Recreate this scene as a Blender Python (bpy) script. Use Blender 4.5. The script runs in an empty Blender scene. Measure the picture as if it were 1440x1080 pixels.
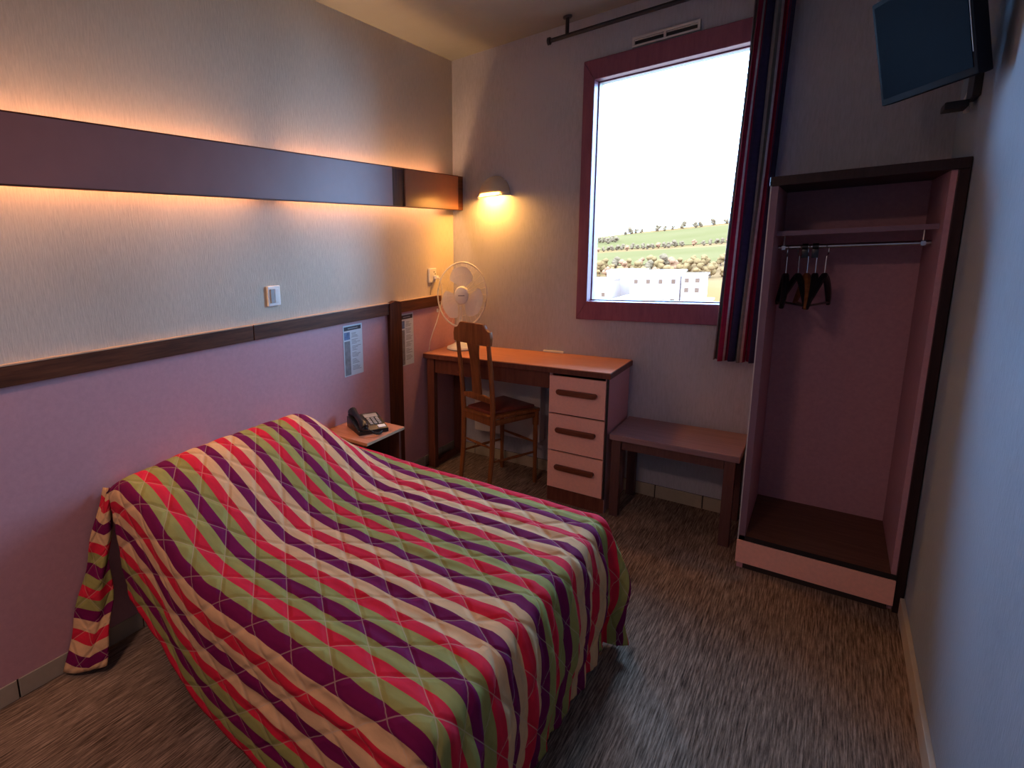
import bpy, bmesh, math, random
from mathutils import Vector, Matrix, noise
R = random.Random(7)
PI = math.pi
SC = bpy.context.scene
COL = SC.collection

# ------------------------------------------------------------------ camera
CX, CY, F = 475.10, 488.54, 738.08          # principal point and focal length for 1440x1080
cd = bpy.data.cameras.new('camera')
cam = bpy.data.objects.new('camera', cd); COL.objects.link(cam)
Rw = ((0.73209568, 0.67960655, -0.04659248),
      (0.08532885, -0.15934792, -0.98352795),
      (-0.67583645, 0.71606088, -0.17464797))
m = Matrix(((Rw[0][0], -Rw[1][0], -Rw[2][0], 1.83639133),
            (Rw[0][1], -Rw[1][1], -Rw[2][1], -3.09830417),
            (Rw[0][2], -Rw[1][2], -Rw[2][2], 1.38248281),
            (0, 0, 0, 1)))
cam.matrix_world = m
cd.sensor_width = 36.0
cd.lens = F / 1440 * 36
cd.shift_x = (720 - CX) / 1440
cd.shift_y = (CY - 540) / 1440
cd.clip_start = 0.02; cd.clip_end = 2000
SC.camera = cam

# ------------------------------------------------------------------ sky, exposure
wd = bpy.data.worlds.new('sky'); SC.world = wd; wd.use_nodes = True
bg = wd.node_tree.nodes['Background']
bg.inputs[0].default_value = (0.31, 0.58, 1.0, 1)
bg.inputs[1].default_value = 17
SC.view_settings.view_transform = 'Standard'
SC.view_settings.look = 'None'
SC.view_settings.gamma = 1
SC.view_settings.use_curve_mapping = False
SC.view_settings.exposure = 0.85
SC.cycles.max_bounces = 8
SC.cycles.diffuse_bounces = 5

def area(name, loc, rot, sx, sy, power, color, portal=False, spread=PI):
    l = bpy.data.lights.new(name, 'AREA'); l.shape = 'RECTANGLE'
    l.size = sx; l.size_y = sy; l.energy = power; l.color = color; l.spread = spread
    if portal: l.cycles.is_portal = True
    o = bpy.data.objects.new(name, l); COL.objects.link(o)
    o.location = loc; o.rotation_euler = rot
    return o
# sky portal in the window opening (guides sampling of the sky, gives no light itself)
area('window_portal', (1.19, 0.128, 1.64), (-PI/2, 0, 0), 0.68, 1.16, 1, (1, 1, 1), portal=True)
# added warm fill light behind the camera, where no lamp is seen
area('entrance_fill', (1.0, -3.75, 2.45), (0, 0, 0), 0.3, 0.3, 9.0, (1.0, 0.60, 0.50))

# ------------------------------------------------------------------ material helpers
MATS = {}
def new_mat(name):
    mt = bpy.data.materials.new(name); mt.use_nodes = True
    nt = mt.node_tree
    return mt, nt, nt.nodes['Principled BSDF']
def lk(nt, a, b): nt.links.new(a, b)
def coords(nt, kind='Object', scale=(1, 1, 1), rot=(0, 0, 0)):
    tc = nt.nodes.new('ShaderNodeTexCoord'); mp = nt.nodes.new('ShaderNodeMapping')
    lk(nt, tc.outputs[kind], mp.inputs[0]); mp.inputs['Scale'].default_value = scale
    mp.inputs['Rotation'].default_value = rot
    return mp.outputs[0]
def noise_tex(nt, vec, scale, detail=3, rough=0.6):
    n = nt.nodes.new('ShaderNodeTexNoise'); lk(nt, vec, n.inputs['Vector'])
    n.inputs['Scale'].default_value = scale; n.inputs['Detail'].default_value = detail
    n.inputs['Roughness'].default_value = rough
    return n.outputs[0]
def ramp(nt, fac, stops, interp='LINEAR'):
    r = nt.nodes.new('ShaderNodeValToRGB'); lk(nt, fac, r.inputs[0])
    r.color_ramp.interpolation = interp
    e = r.color_ramp.elements
    while len(e) < len(stops): e.new(0.5)
    for el, (p, c) in zip(e, stops):
        el.position = p; el.color = (*c, 1)
    return r.outputs[0]
def bump(nt, b, h, strength, dist=0.01):
    n = nt.nodes.new('ShaderNodeBump'); lk(nt, h, n.inputs['Height'])
    n.inputs['Strength'].default_value = strength; n.inputs['Distance'].default_value = dist
    lk(nt, n.outputs[0], b.inputs['Normal'])

def plain(name, col, rough=0.5, var=0.06, scale=(20, 20, 20), metal=0, bmp=0.0, spec=0.5, coat=0):
    """procedural surface: base colour with slight noise variation"""
    mt, nt, b = new_mat(name)
    v = noise_tex(nt, coords(nt, 'Object', scale), 1.0, 4)
    lo = tuple(c * (1 - var) for c in col); hi = tuple(min(1, c * (1 + var)) for c in col)
    lk(nt, ramp(nt, v, [(0.3, lo), (0.7, hi)]), b.inputs['Base Color'])
    b.inputs['Roughness'].default_value = rough; b.inputs['Metallic'].default_value = metal
    b.inputs['Specular IOR Level'].default_value = spec
    b.inputs['Coat Weight'].default_value = coat
    if bmp: bump(nt, b, v, bmp, 0.002)
    MATS[name] = mt
    return mt
def wood(name, dark, light, rough=0.4, scale=(3, 60, 60), coat=0.0):
    mt, nt, b = new_mat(name)
    v = noise_tex(nt, coords(nt, 'Object', scale), 1.0, 5, 0.65)
    lk(nt, ramp(nt, v, [(0.3, dark), (0.72, light)]), b.inputs['Base Color'])
    b.inputs['Roughness'].default_value = rough
    b.inputs['Coat Weight'].default_value = coat; b.inputs['Specular IOR Level'].default_value = 0.2
    bump(nt, b, v, 0.08, 0.001)
    MATS[name] = mt
    return mt

def wallpaper(name, col):
    mt, nt, b = new_mat(name)
    big = noise_tex(nt, coords(nt, 'Object', (1.3, 1.3, 0.9)), 1.0, 2)
    fine = noise_tex(nt, coords(nt, 'Object', (190, 190, 22)), 1.0, 4, 0.7)
    mx = nt.nodes.new('ShaderNodeMath'); mx.operation = 'MULTIPLY_ADD'
    lk(nt, fine, mx.inputs[0]); mx.inputs[1].default_value = 0.8; lk(nt, big, mx.inputs[2])
    c0 = tuple(c * 0.80 for c in col); c1 = tuple(min(1, c * 1.12) for c in col)
    lk(nt, ramp(nt, mx.outputs[0], [(0.55, c0), (1.1, c1)]), b.inputs['Base Color'])
    b.inputs['Roughness'].default_value = 0.85
    b.inputs['Specular IOR Level'].default_value = 0.2
    bump(nt, b, fine, 0.55, 0.003)
    return mt
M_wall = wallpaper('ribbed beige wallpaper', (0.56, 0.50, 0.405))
M_wall_b = wallpaper('daylight tinted wallpaper', (0.42, 0.43, 0.48))  # blue daylight cast put into the back wall's paper colour
M_wall_r = wallpaper('strongly daylight tinted wallpaper', (0.29, 0.35, 0.42))  # bluish daylight tone put into the right wall's paper colour
M_ceil = plain('matt ceiling paint', (0.30, 0.31, 0.27), 0.9, 0.05, (3, 3, 3), bmp=0.1)
M_pink = plain('pink laminate', (0.58, 0.32, 0.34), 0.42, 0.05, (60, 60, 60), spec=0.35)
M_pink2 = plain('salmon laminate', (0.92, 0.48, 0.38), 0.45, 0.05, (80, 80, 80), spec=0.3)
M_dark = wood('dark varnished wood', (0.05, 0.016, 0.007), (0.16, 0.052, 0.020), 0.5, (60, 4, 60))
M_darkv = wood('dark varnished wood upright', (0.035, 0.010, 0.006), (0.11, 0.032, 0.014), 0.5, (60, 60, 4))
M_trim_top = plain('pale wood edge', (0.55, 0.36, 0.22), 0.4)
M_cove = plain('brown glossy laminate', (0.30, 0.14, 0.125), 0.42, 0.08, (4, 4, 4), spec=0.3)
M_cove2 = plain('light brown laminate', (0.38, 0.17, 0.10), 0.32, 0.08, (4, 4, 4), spec=0.5)
M_black = plain('black edging and gap shade', (0.012, 0.008, 0.008), 0.5)  # own black of the desk edge strip; painted shade in the wardrobe gap
M_desk = wood('reddish brown desk laminate', (0.48, 0.19, 0.11), (0.60, 0.27, 0.16), 0.38, (4, 60, 60))
M_deskv = wood('brown desk frame', (0.11, 0.036, 0.024), (0.19, 0.065, 0.04), 0.4, (60, 60, 5))
M_bench = wood('brown bench laminate', (0.24, 0.14, 0.15), (0.33, 0.20, 0.20), 0.42, (4, 60, 60))
M_benchv = wood('brown bench frame', (0.10, 0.045, 0.04), (0.15, 0.07, 0.06), 0.45, (60, 60, 5))
M_handle = wood('oiled handle wood', (0.13, 0.035, 0.018), (0.20, 0.06, 0.03), 0.35, (8, 80, 80))
M_chair = wood('honey brown chair wood', (0.17, 0.055, 0.018), (0.33, 0.12, 0.04), 0.35, (50, 50, 5), coat=0.2)
M_seat = plain('maroon seat leather', (0.20, 0.045, 0.03), 0.38, 0.15, (40, 40, 40))
M_white = plain('white plastic', (0.78, 0.76, 0.70), 0.4, 0.03)
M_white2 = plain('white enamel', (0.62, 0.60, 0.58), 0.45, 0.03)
M_shade = plain('cream lamp shade', (0.62, 0.52, 0.40), 0.5, 0.03)
M_tile = plain('beige skirting tile', (0.42, 0.37, 0.27), 0.35, 0.12, (9, 9, 9))
M_grout = plain('dark grout', (0.03, 0.025, 0.02), 0.9)
M_kick = plain('painted skirting', (0.52, 0.47, 0.38), 0.5, 0.05)
M_frame = wood('plum stained window frame', (0.22, 0.075, 0.12), (0.30, 0.11, 0.16), 0.35, (60, 60, 8))
M_reveal = plain('outer window reveal', (0.16, 0.13, 0.10), 0.6, 0.04)
M_blk = plain('black plastic', (0.012, 0.012, 0.014), 0.28, 0.1)
M_blk2 = plain('matt black metal', (0.02, 0.02, 0.022), 0.45, 0.1)
M_case = plain('matt black casing', (0.010, 0.012, 0.018), 0.7, 0.1, spec=0.08)
M_screen = plain('switched off screen', (0.004, 0.010, 0.022), 0.75, 0.05, spec=0.03)
M_grey = plain('grey plastic', (0.32, 0.31, 0.29), 0.4)
M_chrome = plain('chrome', (0.62, 0.60, 0.60), 0.2, 0.02, metal=1)
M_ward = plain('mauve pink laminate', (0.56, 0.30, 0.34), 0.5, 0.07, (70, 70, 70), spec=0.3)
M_wardedge = plain('shaded mauve edging', (0.22, 0.12, 0.16), 0.5)  # darker copy of the mauve laminate, shade put into its colour
M_wardfloor = wood('wardrobe floor board', (0.12, 0.055, 0.035), (0.19, 0.09, 0.055), 0.45, (5, 60, 60))
M_warddark = wood('dark wardrobe edging', (0.020, 0.010, 0.010), (0.045, 0.020, 0.018), 0.4, (60, 60, 5))
M_paper = plain('white paper', (0.62, 0.68, 0.72), 0.6, 0.02)
M_ink = plain('dark ink', (0.03, 0.03, 0.04), 0.6)
M_ink2 = plain('grey ink', (0.24, 0.26, 0.28), 0.6)
M_inkgrey = plain('grey photo column', (0.22, 0.22, 0.23), 0.6, 0.3, (30, 30, 30))
M_inkblue = plain('blue photo print', (0.10, 0.17, 0.33), 0.5, 0.5, (60, 60, 60))
M_bedwood = plain('dark bed base', (0.03, 0.018, 0.015), 0.7)
M_matt = plain('mattress ticking', (0.45, 0.40, 0.36), 0.8)

def carpet():
    mt, nt, b = new_mat('streaky brown carpet')
    v = noise_tex(nt, coords(nt, 'Object', (230, 9, 20)), 1.0, 4, 0.75)
    g = noise_tex(nt, coords(nt, 'Object', (2.2, 1.6, 1)), 1.0, 3)
    mx = nt.nodes.new('ShaderNodeMath'); mx.operation = 'MULTIPLY_ADD'
    lk(nt, g, mx.inputs[0]); mx.inputs[1].default_value = 0.28; lk(nt, v, mx.inputs[2])
    lk(nt, ramp(nt, mx.outputs[0], [(0.47, (0.05, 0.034, 0.024)), (0.62, (0.20, 0.14, 0.10)), (0.80, (0.46, 0.34, 0.25))]), b.inputs['Base Color'])
    b.inputs['Roughness'].default_value = 0.95; b.inputs['Specular IOR Level'].default_value = 0.1
    bump(nt, b, v, 0.8, 0.004)
    return mt
M_carpet = carpet()

OLIVE = (0.33, 0.30, 0.085); CREAM = (0.72, 0.43, 0.21); RED = (0.66, 0.020, 0.045); MAR = (0.17, 0.006, 0.065)
PER = 0.48
def seam_nodes(nt, uv):
    """returns distance (in metres) to the nearest quilting seam"""
    outs = []
    for sg in (1, -1):
        dt = nt.nodes.new('ShaderNodeVectorMath'); dt.operation = 'DOT_PRODUCT'
        lk(nt, uv, dt.inputs[0]); dt.inputs[1].default_value = (math.cos(math.radians(50)) / QS, sg * math.sin(math.radians(50)) / QS, 0)
        fr = nt.nodes.new('ShaderNodeMath'); fr.operation = 'PINGPONG'; lk(nt, dt.outputs['Value'], fr.inputs[0]); fr.inputs[1].default_value = 0.5
        outs.append(fr.outputs[0])
    mn = nt.nodes.new('ShaderNodeMath'); mn.operation = 'MINIMUM'; lk(nt, outs[0], mn.inputs[0]); lk(nt, outs[1], mn.inputs[1])
    ml = nt.nodes.new('ShaderNodeMath'); ml.operation = 'MULTIPLY'; lk(nt, mn.outputs[0], ml.inputs[0]); ml.inputs[1].default_value = QS
    return ml.outputs[0]
QS = 0.090
def stripes_mat(name, cols, period, uvaxis=1, quilted=False):
    mt, nt, b = new_mat(name)
    tc = nt.nodes.new('ShaderNodeTexCoord'); sp = nt.nodes.new('ShaderNodeSeparateXYZ')
    lk(nt, tc.outputs['UV'], sp.inputs[0])
    d = nt.nodes.new('ShaderNodeMath'); d.operation = 'DIVIDE'
    lk(nt, sp.outputs[uvaxis], d.inputs[0]); d.inputs[1].default_value = period
    fr = nt.nodes.new('ShaderNodeMath'); fr.operation = 'FRACT'; lk(nt, d.outputs[0], fr.inputs[0])
    col = ramp(nt, fr.outputs[0], cols, 'CONSTANT')
    w = noise_tex(nt, coords(nt, 'UV', (900, 900, 1)), 1.0, 2)
    g = noise_tex(nt, coords(nt, 'UV', (14, 40, 1)), 1.0, 3)
    mul = nt.nodes.new('ShaderNodeMix'); mul.data_type = 'RGBA'; mul.blend_type = 'MULTIPLY'
    mul.inputs[0].default_value = 1.0
    lk(nt, col, mul.inputs[6]); lk(nt, ramp(nt, g, [(0.3, (0.86,)*3), (0.7, (1.05,)*3)]), mul.inputs[7])
    final = mul.outputs[2]
    if quilted:
        sd = seam_nodes(nt, tc.outputs['UV'])
        th = nt.nodes.new('ShaderNodeMapRange'); lk(nt, sd, th.inputs[0]); th.inputs[1].default_value = 0.0007; th.inputs[2].default_value = 0.0016; th.inputs[3].default_value = 0.45; th.inputs[4].default_value = 0.0
        m2 = nt.nodes.new('ShaderNodeMix'); m2.data_type = 'RGBA'; lk(nt, th.outputs[0], m2.inputs[0]); lk(nt, final, m2.inputs[6]); m2.inputs[7].default_value = (0.55, 0.42, 0.30, 1)
        final = m2.outputs[2]
    lk(nt, final, b.inputs['Base Color'])
    b.inputs['Roughness'].default_value = 0.8; b.inputs['Specular IOR Level'].default_value = 0.12
    b.inputs['Sheen Weight'].default_value = 0.0
    if quilted:
        hh = nt.nodes.new('ShaderNodeMapRange'); hh.interpolation_type = 'SMOOTHSTEP'; lk(nt, sd, hh.inputs[0]); hh.inputs[1].default_value = 0.0; hh.inputs[2].default_value = 0.014; hh.inputs[3].default_value = 0; hh.inputs[4].default_value = 1
        bump(nt, b, hh.outputs[0], 0.55, 0.005)
    else:
        bump(nt, b, w, 0.15, 0.001)
    return mt
seq = []
pal = [OLIVE, RED, OLIVE, MAR, OLIVE, RED, CREAM, MAR, CREAM, RED, CREAM, MAR]
for i, c in enumerate(pal): seq.append((i / 12, c))
M_quilt = stripes_mat('striped quilted cotton', seq, PER, 1, True)
NAVY = (0.05, 0.045, 0.11); BURG = (0.36, 0.03, 0.09); PALE = (0.62, 0.54, 0.54)
cs = [(0.0, (0.30, 0.30, 0.34)), (0.10, PALE), (0.15, (0.22, 0.22, 0.22)), (0.27, PALE), (0.33, BURG), (0.50, PALE), (0.55, BURG), (0.70, NAVY)]
M_curt = stripes_mat('striped curtain cloth', cs, 0.26, 0)
nt_ = M_curt.node_tree; pb_ = nt_.nodes['Principled BSDF']; tl_ = nt_.nodes.new('ShaderNodeBsdfTranslucent'); mx_ = nt_.nodes.new('ShaderNodeMixShader'); mx_.inputs[0].default_value = 0.22
nt_.links.new(pb_.inputs['Base Color'].links[0].from_socket, tl_.inputs[0]); nt_.links.new(pb_.outputs[0], mx_.inputs[1]); nt_.links.new(tl_.outputs[0], mx_.inputs[2]); nt_.links.new(mx_.outputs[0], nt_.nodes['Material Output'].inputs[0])

def emit(name, col, strength):
    mt = bpy.data.materials.new(name); mt.use_nodes = True; nt = mt.node_tree
    nt.nodes.remove(nt.nodes['Principled BSDF'])
    e = nt.nodes.new('ShaderNodeEmission'); e.inputs[0].default_value = (*col, 1); e.inputs[1].default_value = strength
    lk(nt, e.outputs[0], nt.nodes['Material Output'].inputs[0])
    return mt
M_tube = emit('fluorescent tube', (1.0, 0.52, 0.25), 29)
M_bulb = emit('warm bulb', (1.0, 0.50, 0.16), 14)

def glass():
    mt = bpy.data.materials.new('window glass'); mt.use_nodes = True; nt = mt.node_tree
    nt.nodes.remove(nt.nodes['Principled BSDF'])
    t = nt.nodes.new('ShaderNodeBsdfTransparent'); t.inputs[0].default_value = (0.97, 0.98, 0.98, 1)
    g = nt.nodes.new('ShaderNodeBsdfGlossy'); g.inputs['Roughness'].default_value = 0.02
    fz = nt.nodes.new('ShaderNodeFresnel'); fz.inputs[0].default_value = 1.25
    mx = nt.nodes.new('ShaderNodeMixShader')
    lk(nt, fz.outputs[0], mx.inputs[0]); lk(nt, t.outputs[0], mx.inputs[1]); lk(nt, g.outputs[0], mx.inputs[2])
    lk(nt, mx.outputs[0], nt.nodes['Material Output'].inputs[0])
    return mt
M_glass = glass()
def mesh_guard():
    mt = plain('white guard wire', (0.75, 0.70, 0.62), 0.4)
    return mt
M_wire = mesh_guard()
def blade_mat():
    mt = bpy.data.materials.new('milky blade plastic'); mt.use_nodes = True; nt = mt.node_tree
    b = nt.nodes['Principled BSDF']
    v = noise_tex(nt, coords(nt, 'Object', (15, 15, 15)), 1.0, 2)
    lk(nt, ramp(nt, v, [(0.3, (0.82, 0.78, 0.72)), (0.7, (0.88, 0.84, 0.78))]), b.inputs['Base Color'])
    b.inputs['Roughness'].default_value = 0.35
    tr = nt.nodes.new('ShaderNodeBsdfTransparent'); mx = nt.nodes.new('ShaderNodeMixShader')
    mx.inputs[0].default_value = 0.85
    lk(nt, tr.outputs[0], mx.inputs[1]); lk(nt, b.outputs[0], mx.inputs[2])
    lk(nt, mx.outputs[0], nt.nodes['Material Output'].inputs[0])
    return mt
M_blade = blade_mat()

# ------------------------------------------------------------------ mesh helpers
def g_box(x0, x1, y0, y1, z0, z1, bev=0.0, seg=2):
    bm = bmesh.new()
    bmesh.ops.create_cube(bm, size=1)
    for v in bm.verts:
        v.co = Vector(((x0 + x1) / 2 + v.co.x * (x1 - x0), (y0 + y1) / 2 + v.co.y * (y1 - y0), (z0 + z1) / 2 + v.co.z * (z1 - z0)))
    if bev: bmesh.ops.bevel(bm, geom=bm.edges[:], offset=bev, segments=seg, affect='EDGES', profile=0.6)
    return bm
def merge(*bms):
    out = bms[0]
    for b in bms[1:]:
        me = bpy.data.meshes.new('t'); b.to_mesh(me); out.from_mesh(me); bpy.data.meshes.remove(me); b.free()
    return out
def g_tube(pts, rad, n=10, cap=True, squash=1.0):
    """sweep a circle along points; rad number or list"""
    pts = [Vector(p) for p in pts]; bm = bmesh.new(); rings = []
    N = len(pts)
    up = Vector((0, 0, 1))
    for i, p in enumerate(pts):
        d = (pts[min(i + 1, N - 1)] - pts[max(i - 1, 0)]).normalized()
        ref = up if abs(d.dot(up)) < 0.95 else Vector((1, 0, 0))
        a = d.cross(ref).normalized(); b = d.cross(a).normalized()
        r = rad[i] if isinstance(rad, (list, tuple)) else rad
        rings.append([bm.verts.new(p + a * (r * math.cos(2*PI*k/n)) + b * (r * squash * math.sin(2*PI*k/n))) for k in range(n)])
    for i in range(N - 1):
        for k in range(n):
            bm.faces.new((rings[i][k], rings[i][(k+1) % n], rings[i+1][(k+1) % n], rings[i+1][k]))
    if cap:
        bm.faces.new(rings[0][::-1]); bm.faces.new(rings[-1])
    bmesh.ops.recalc_face_normals(bm, faces=bm.faces[:])
    return bm
def g_lathe(prof, center=(0, 0, 0), n=28, axis='z', cap=True):
    bm = bmesh.new(); rings = []
    for r, h in prof:
        ring = []
        for k in range(n):
            a = 2*PI*k/n; x, y = r*math.cos(a), r*math.sin(a)
            if axis == 'z': p = (x, y, h)
            elif axis == 'y': p = (x, h, y)
            else: p = (h, x, y)
            ring.append(bm.verts.new(Vector(p) + Vector(center)))
        rings.append(ring)
    for i in range(len(rings) - 1):
        for k in range(n):
            bm.faces.new((rings[i][k], rings[i][(k+1) % n], rings[i+1][(k+1) % n], rings[i+1][k]))
    if cap:
        bm.faces.new(rings[0][::-1]); bm.faces.new(rings[-1])
    bmesh.ops.recalc_face_normals(bm, faces=bm.faces[:])
    return bm
def g_prism(outline, y0, y1, axis='y', bev=0.0):
    """outline of (a,b) extruded; axis y: (x,z) extruded in y; axis x: (y,z); axis z: (x,y)"""
    bm = bmesh.new()
    def P(a, b, c):
        return {'y': (a, c, b), 'x': (c, a, b), 'z': (a, b, c)}[axis]
    v0 = [bm.verts.new(P(a, b, y0)) for a, b in outline]; v1 = [bm.verts.new(P(a, b, y1)) for a, b in outline]
    n = len(outline)
    bm.faces.new(v0); bm.faces.new(v1[::-1])
    for i in range(n):
        bm.faces.new((v0[i], v1[i], v1[(i+1) % n], v0[(i+1) % n]))
    bmesh.ops.recalc_face_normals(bm, faces=bm.faces[:])
    if bev: bmesh.ops.bevel(bm, geom=bm.edges[:], offset=bev, segments=2, affect='EDGES', profile=0.6)
    return bm

OFF = {}
def link(name, bm, mat, parent=None, smooth=False, local=False, label=None):
    """link a bmesh as one object. Geometry in world coordinates unless local (then in the parent's frame)."""
    me = bpy.data.meshes.new(name)
    if local:
        off = Vector((0, 0, 0))
    elif parent is not None:
        off = OFF[parent.name]
    else:
        xs = [v.co for v in bm.verts]
        off = Vector(((min(c.x for c in xs) + max(c.x for c in xs)) / 2, (min(c.y for c in xs) + max(c.y for c in xs)) / 2, min(c.z for c in xs)))
    if off.length: bmesh.ops.translate(bm, verts=bm.verts[:], vec=-off)
    bm.to_mesh(me); bm.free()
    if smooth:
        for p in me.polygons: p.use_smooth = True
        if smooth is not True: me.set_sharp_from_angle(angle=smooth)
    me.materials.append(mat)
    o = bpy.data.objects.new(name, me); COL.objects.link(o)
    if parent is not None: o.parent = parent
    else: o.location = off
    OFF[o.name] = off
    if label: o['label'] = label
    return o
def tag(o, label, cat, group=None, kind=None):
    o['label'] = label; o['category'] = cat
    if group: o['group'] = group
    if kind: o['kind'] = kind
    return o
def thing(name, loc, label, cat, rot=(0, 0, 0), group=None):
    o = bpy.data.objects.new(name, None); COL.objects.link(o)
    o.location = loc; o.rotation_euler = rot; o.empty_display_size = 0.05
    OFF[o.name] = Vector(loc)
    return tag(o, label, cat, group)
def struct(name, bm, mat, label, cat='', parent=None, smooth=False):
    o = link(name, bm, mat, parent, smooth); o['kind'] = 'structure'
    if parent is None: o['label'] = label; o['category'] = cat
    return o
SM = math.radians(35)

# ------------------------------------------------------------------ room shell
W, H, YR = 2.131, 2.529, -4.1
struct('floor', g_box(-0.2, W + 0.2, YR - 0.2, 0.2, -0.1, 0), M_carpet, 'streaky brown carpeted floor of the bedroom', 'floor')
struct('ceiling', g_box(-0.2, W + 0.2, YR - 0.2, 0.2, H, H + 0.1), M_ceil, 'plain matt ceiling above the bed and window', 'ceiling')
wl = struct('wall_left', g_box(-0.2, 0, YR, 0.2, 0, H), M_wall, 'long wall with ribbed beige wallpaper above pink panels', 'wall')
struct('wall_right', g_box(W, W + 0.2, YR, 0.2, 0, H), M_wall_r, 'bare papered wall right of the wardrobe', 'wall')
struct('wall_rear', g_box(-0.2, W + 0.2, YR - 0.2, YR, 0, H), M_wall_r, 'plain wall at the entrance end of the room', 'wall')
HX0, HX1, HZ0, HZ1 = 0.84, 1.56, 1.04, 2.225
wb = merge(g_box(-0.0, HX0, 0, 0.13, 0, H), g_box(HX1, W, 0, 0.13, 0, H),
           g_box(HX0, HX1, 0, 0.13, 0, HZ0), g_box(HX0, HX1, 0, 0.13, HZ1, H))
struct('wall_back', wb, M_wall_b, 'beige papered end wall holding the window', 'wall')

# pink wainscot panels on the left wall
link('wall_panel', g_box(0, 0.008, -3.9, -0.735, 0.069, 1.03), M_pink, wl, label='long pink laminate panel behind the bed')
link('wall_panel', g_box(0, 0.008, -0.635, -0.004, 0.069, 1.03), M_pink, wl, label='short pink laminate panel beside the desk')
# chair rail and upright
t1 = struct('trim_1', g_box(0, 0.024, -3.9, -1.707, 1.03, 1.094, 0.002), M_dark, 'dark varnished rail above the pink wall panel, left of its joint', 'trim')
link('rail_edge', g_box(0, 0.026, -3.9, -1.707, 1.0945, 1.0985), M_trim_top, t1)
t2 = struct('trim_2', g_box(0, 0.024, -1.703, -0.740, 1.03, 1.094, 0.002), M_dark, 'dark varnished rail between its joint and the upright post', 'trim')
link('rail_edge', g_box(0, 0.026, -1.703, -0.740, 1.0945, 1.0985), M_trim_top, t2)
t3 = struct('trim_3', g_box(0, 0.024, -0.631, -0.19, 1.03, 1.094, 0.002), M_dark, 'short dark varnished rail piece above the desk corner', 'trim')
link('rail_edge', g_box(0, 0.026, -0.631, -0.19, 1.0945, 1.0985), M_trim_top, t3)
struct('trim_4', g_prism([(-0.739, 0.069), (-0.632, 0.069), (-0.632, 1.094), (-0.685, 1.105), (-0.739, 1.094)], 0, 0.030, 'x'), M_darkv,
       'dark varnished upright post between the two pink panels', 'trim')

# skirting: tiles on the left and back walls, painted board on the right
bl = struct('baseboard_left', g_box(0, 0.004, YR, -0.01, 0, 0.069), M_grout, 'row of beige skirting tiles under the pink panels', 'baseboard')
bb = struct('baseboard_back', g_box(0.004, 1.62, -0.004, 0, 0, 0.069), M_grout, 'row of beige skirting tiles under the window wall', 'baseboard')
y = -2.756 - 0.215 * 5
while y < -0.05:
    y1 = min(y + 0.2125, -0.012)
    link('tile', g_box(0.003, 0.012, y + 0.0025, y1, 0.001, 0.069, 0.0015, 1), M_tile, bl); y += 0.215
x = 0.161 - 0.215
while x < 1.6:
    x0 = max(x + 0.0025, 0.013); x1 = min(x + 0.2125, 1.62)
    link('tile', g_box(x0, x1, -0.012, -0.003, 0.001, 0.069, 0.0015, 1), M_tile, bb); x += 0.215
struct('baseboard_right', g_box(W - 0.012, W, YR, -0.506, 0, 0.069, 0.002), M_kick, 'painted skirting board along the right wall', 'baseboard')

# ------------------------------------------------------------------ window
wx0, wx1, wz0, wz1 = 0.797, 1.605, 0.958, 2.311
ix0, ix1, iz0, iz1 = 0.853, 1.545, 1.060, 2.212
win = struct('window_1', g_box(ix0 - .012, ix1 + .012, 0.062, 0.078, iz0 - .012, iz1 + .012), M_glass, 'tall window with plum brown frame and bright view', 'window')
def frame_piece(a, b, c, d):
    # quad board mitred at corners: points (x,z)
    return link('casing', g_prism([a, b, c, d], -0.022, 0.045, 'y', 0.004), M_frame, win)
frame_piece((wx0, wz1), (wx1, wz1), (ix1, iz1), (ix0, iz1))
frame_piece((wx0, wz0), (ix0, iz0), (ix1, iz0), (wx1, wz0))
frame_piece((wx0, wz0), (wx0, wz1), (ix0, iz1), (ix0, iz0))
frame_piece((wx1, wz0), (ix1, iz0), (ix1, iz1), (wx1, wz1))
def ring(x0, x1, z0, z1, t, y0, y1):
    return merge(g_box(x0, x0 + t, y0, y1, z0, z1), g_box(x1 - t, x1, y0, y1, z0, z1),
                 g_box(x0 + t, x1 - t, y0, y1, z0, z0 + t), g_box(x0 + t, x1 - t, y0, y1, z1 - t, z1))
link('sash', ring(ix0 - .013, ix1 + .013, iz0 - .013, iz1 + .013, 0.018, 0.046, 0.061), M_frame, win)
link('outer_reveal', ring(HX0, HX1, HZ0, HZ1, 0.012, 0.079, 0.129), M_reveal, win)

# air vent above the window
v = thing('air_vent', (1.16, 0, 2.34), 'white slotted air vent on the wall above the window', 'vent')
link('vent_frame', merge(g_box(1.021, 1.302, -0.018, 0, 2.352, 2.364, .002), g_box(1.021, 1.302, -0.018, 0, 2.318, 2.328, .002),
     g_box(1.021, 1.031, -0.018, 0, 2.328, 2.352), g_box(1.292, 1.302, -0.018, 0, 2.328, 2.352), g_box(1.156, 1.166, -0.018, 0, 2.328, 2.352)), M_white2, v)
for a, b in ((1.031, 1.156), (1.166, 1.292)):
    link('slot', g_box(a, b, -0.006, -0.001, 2.328, 2.352), M_blk, v)
    link('louvre', g_box(a, b, -0.014, -0.007, 2.346, 2.350), M_white2, v)

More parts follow.
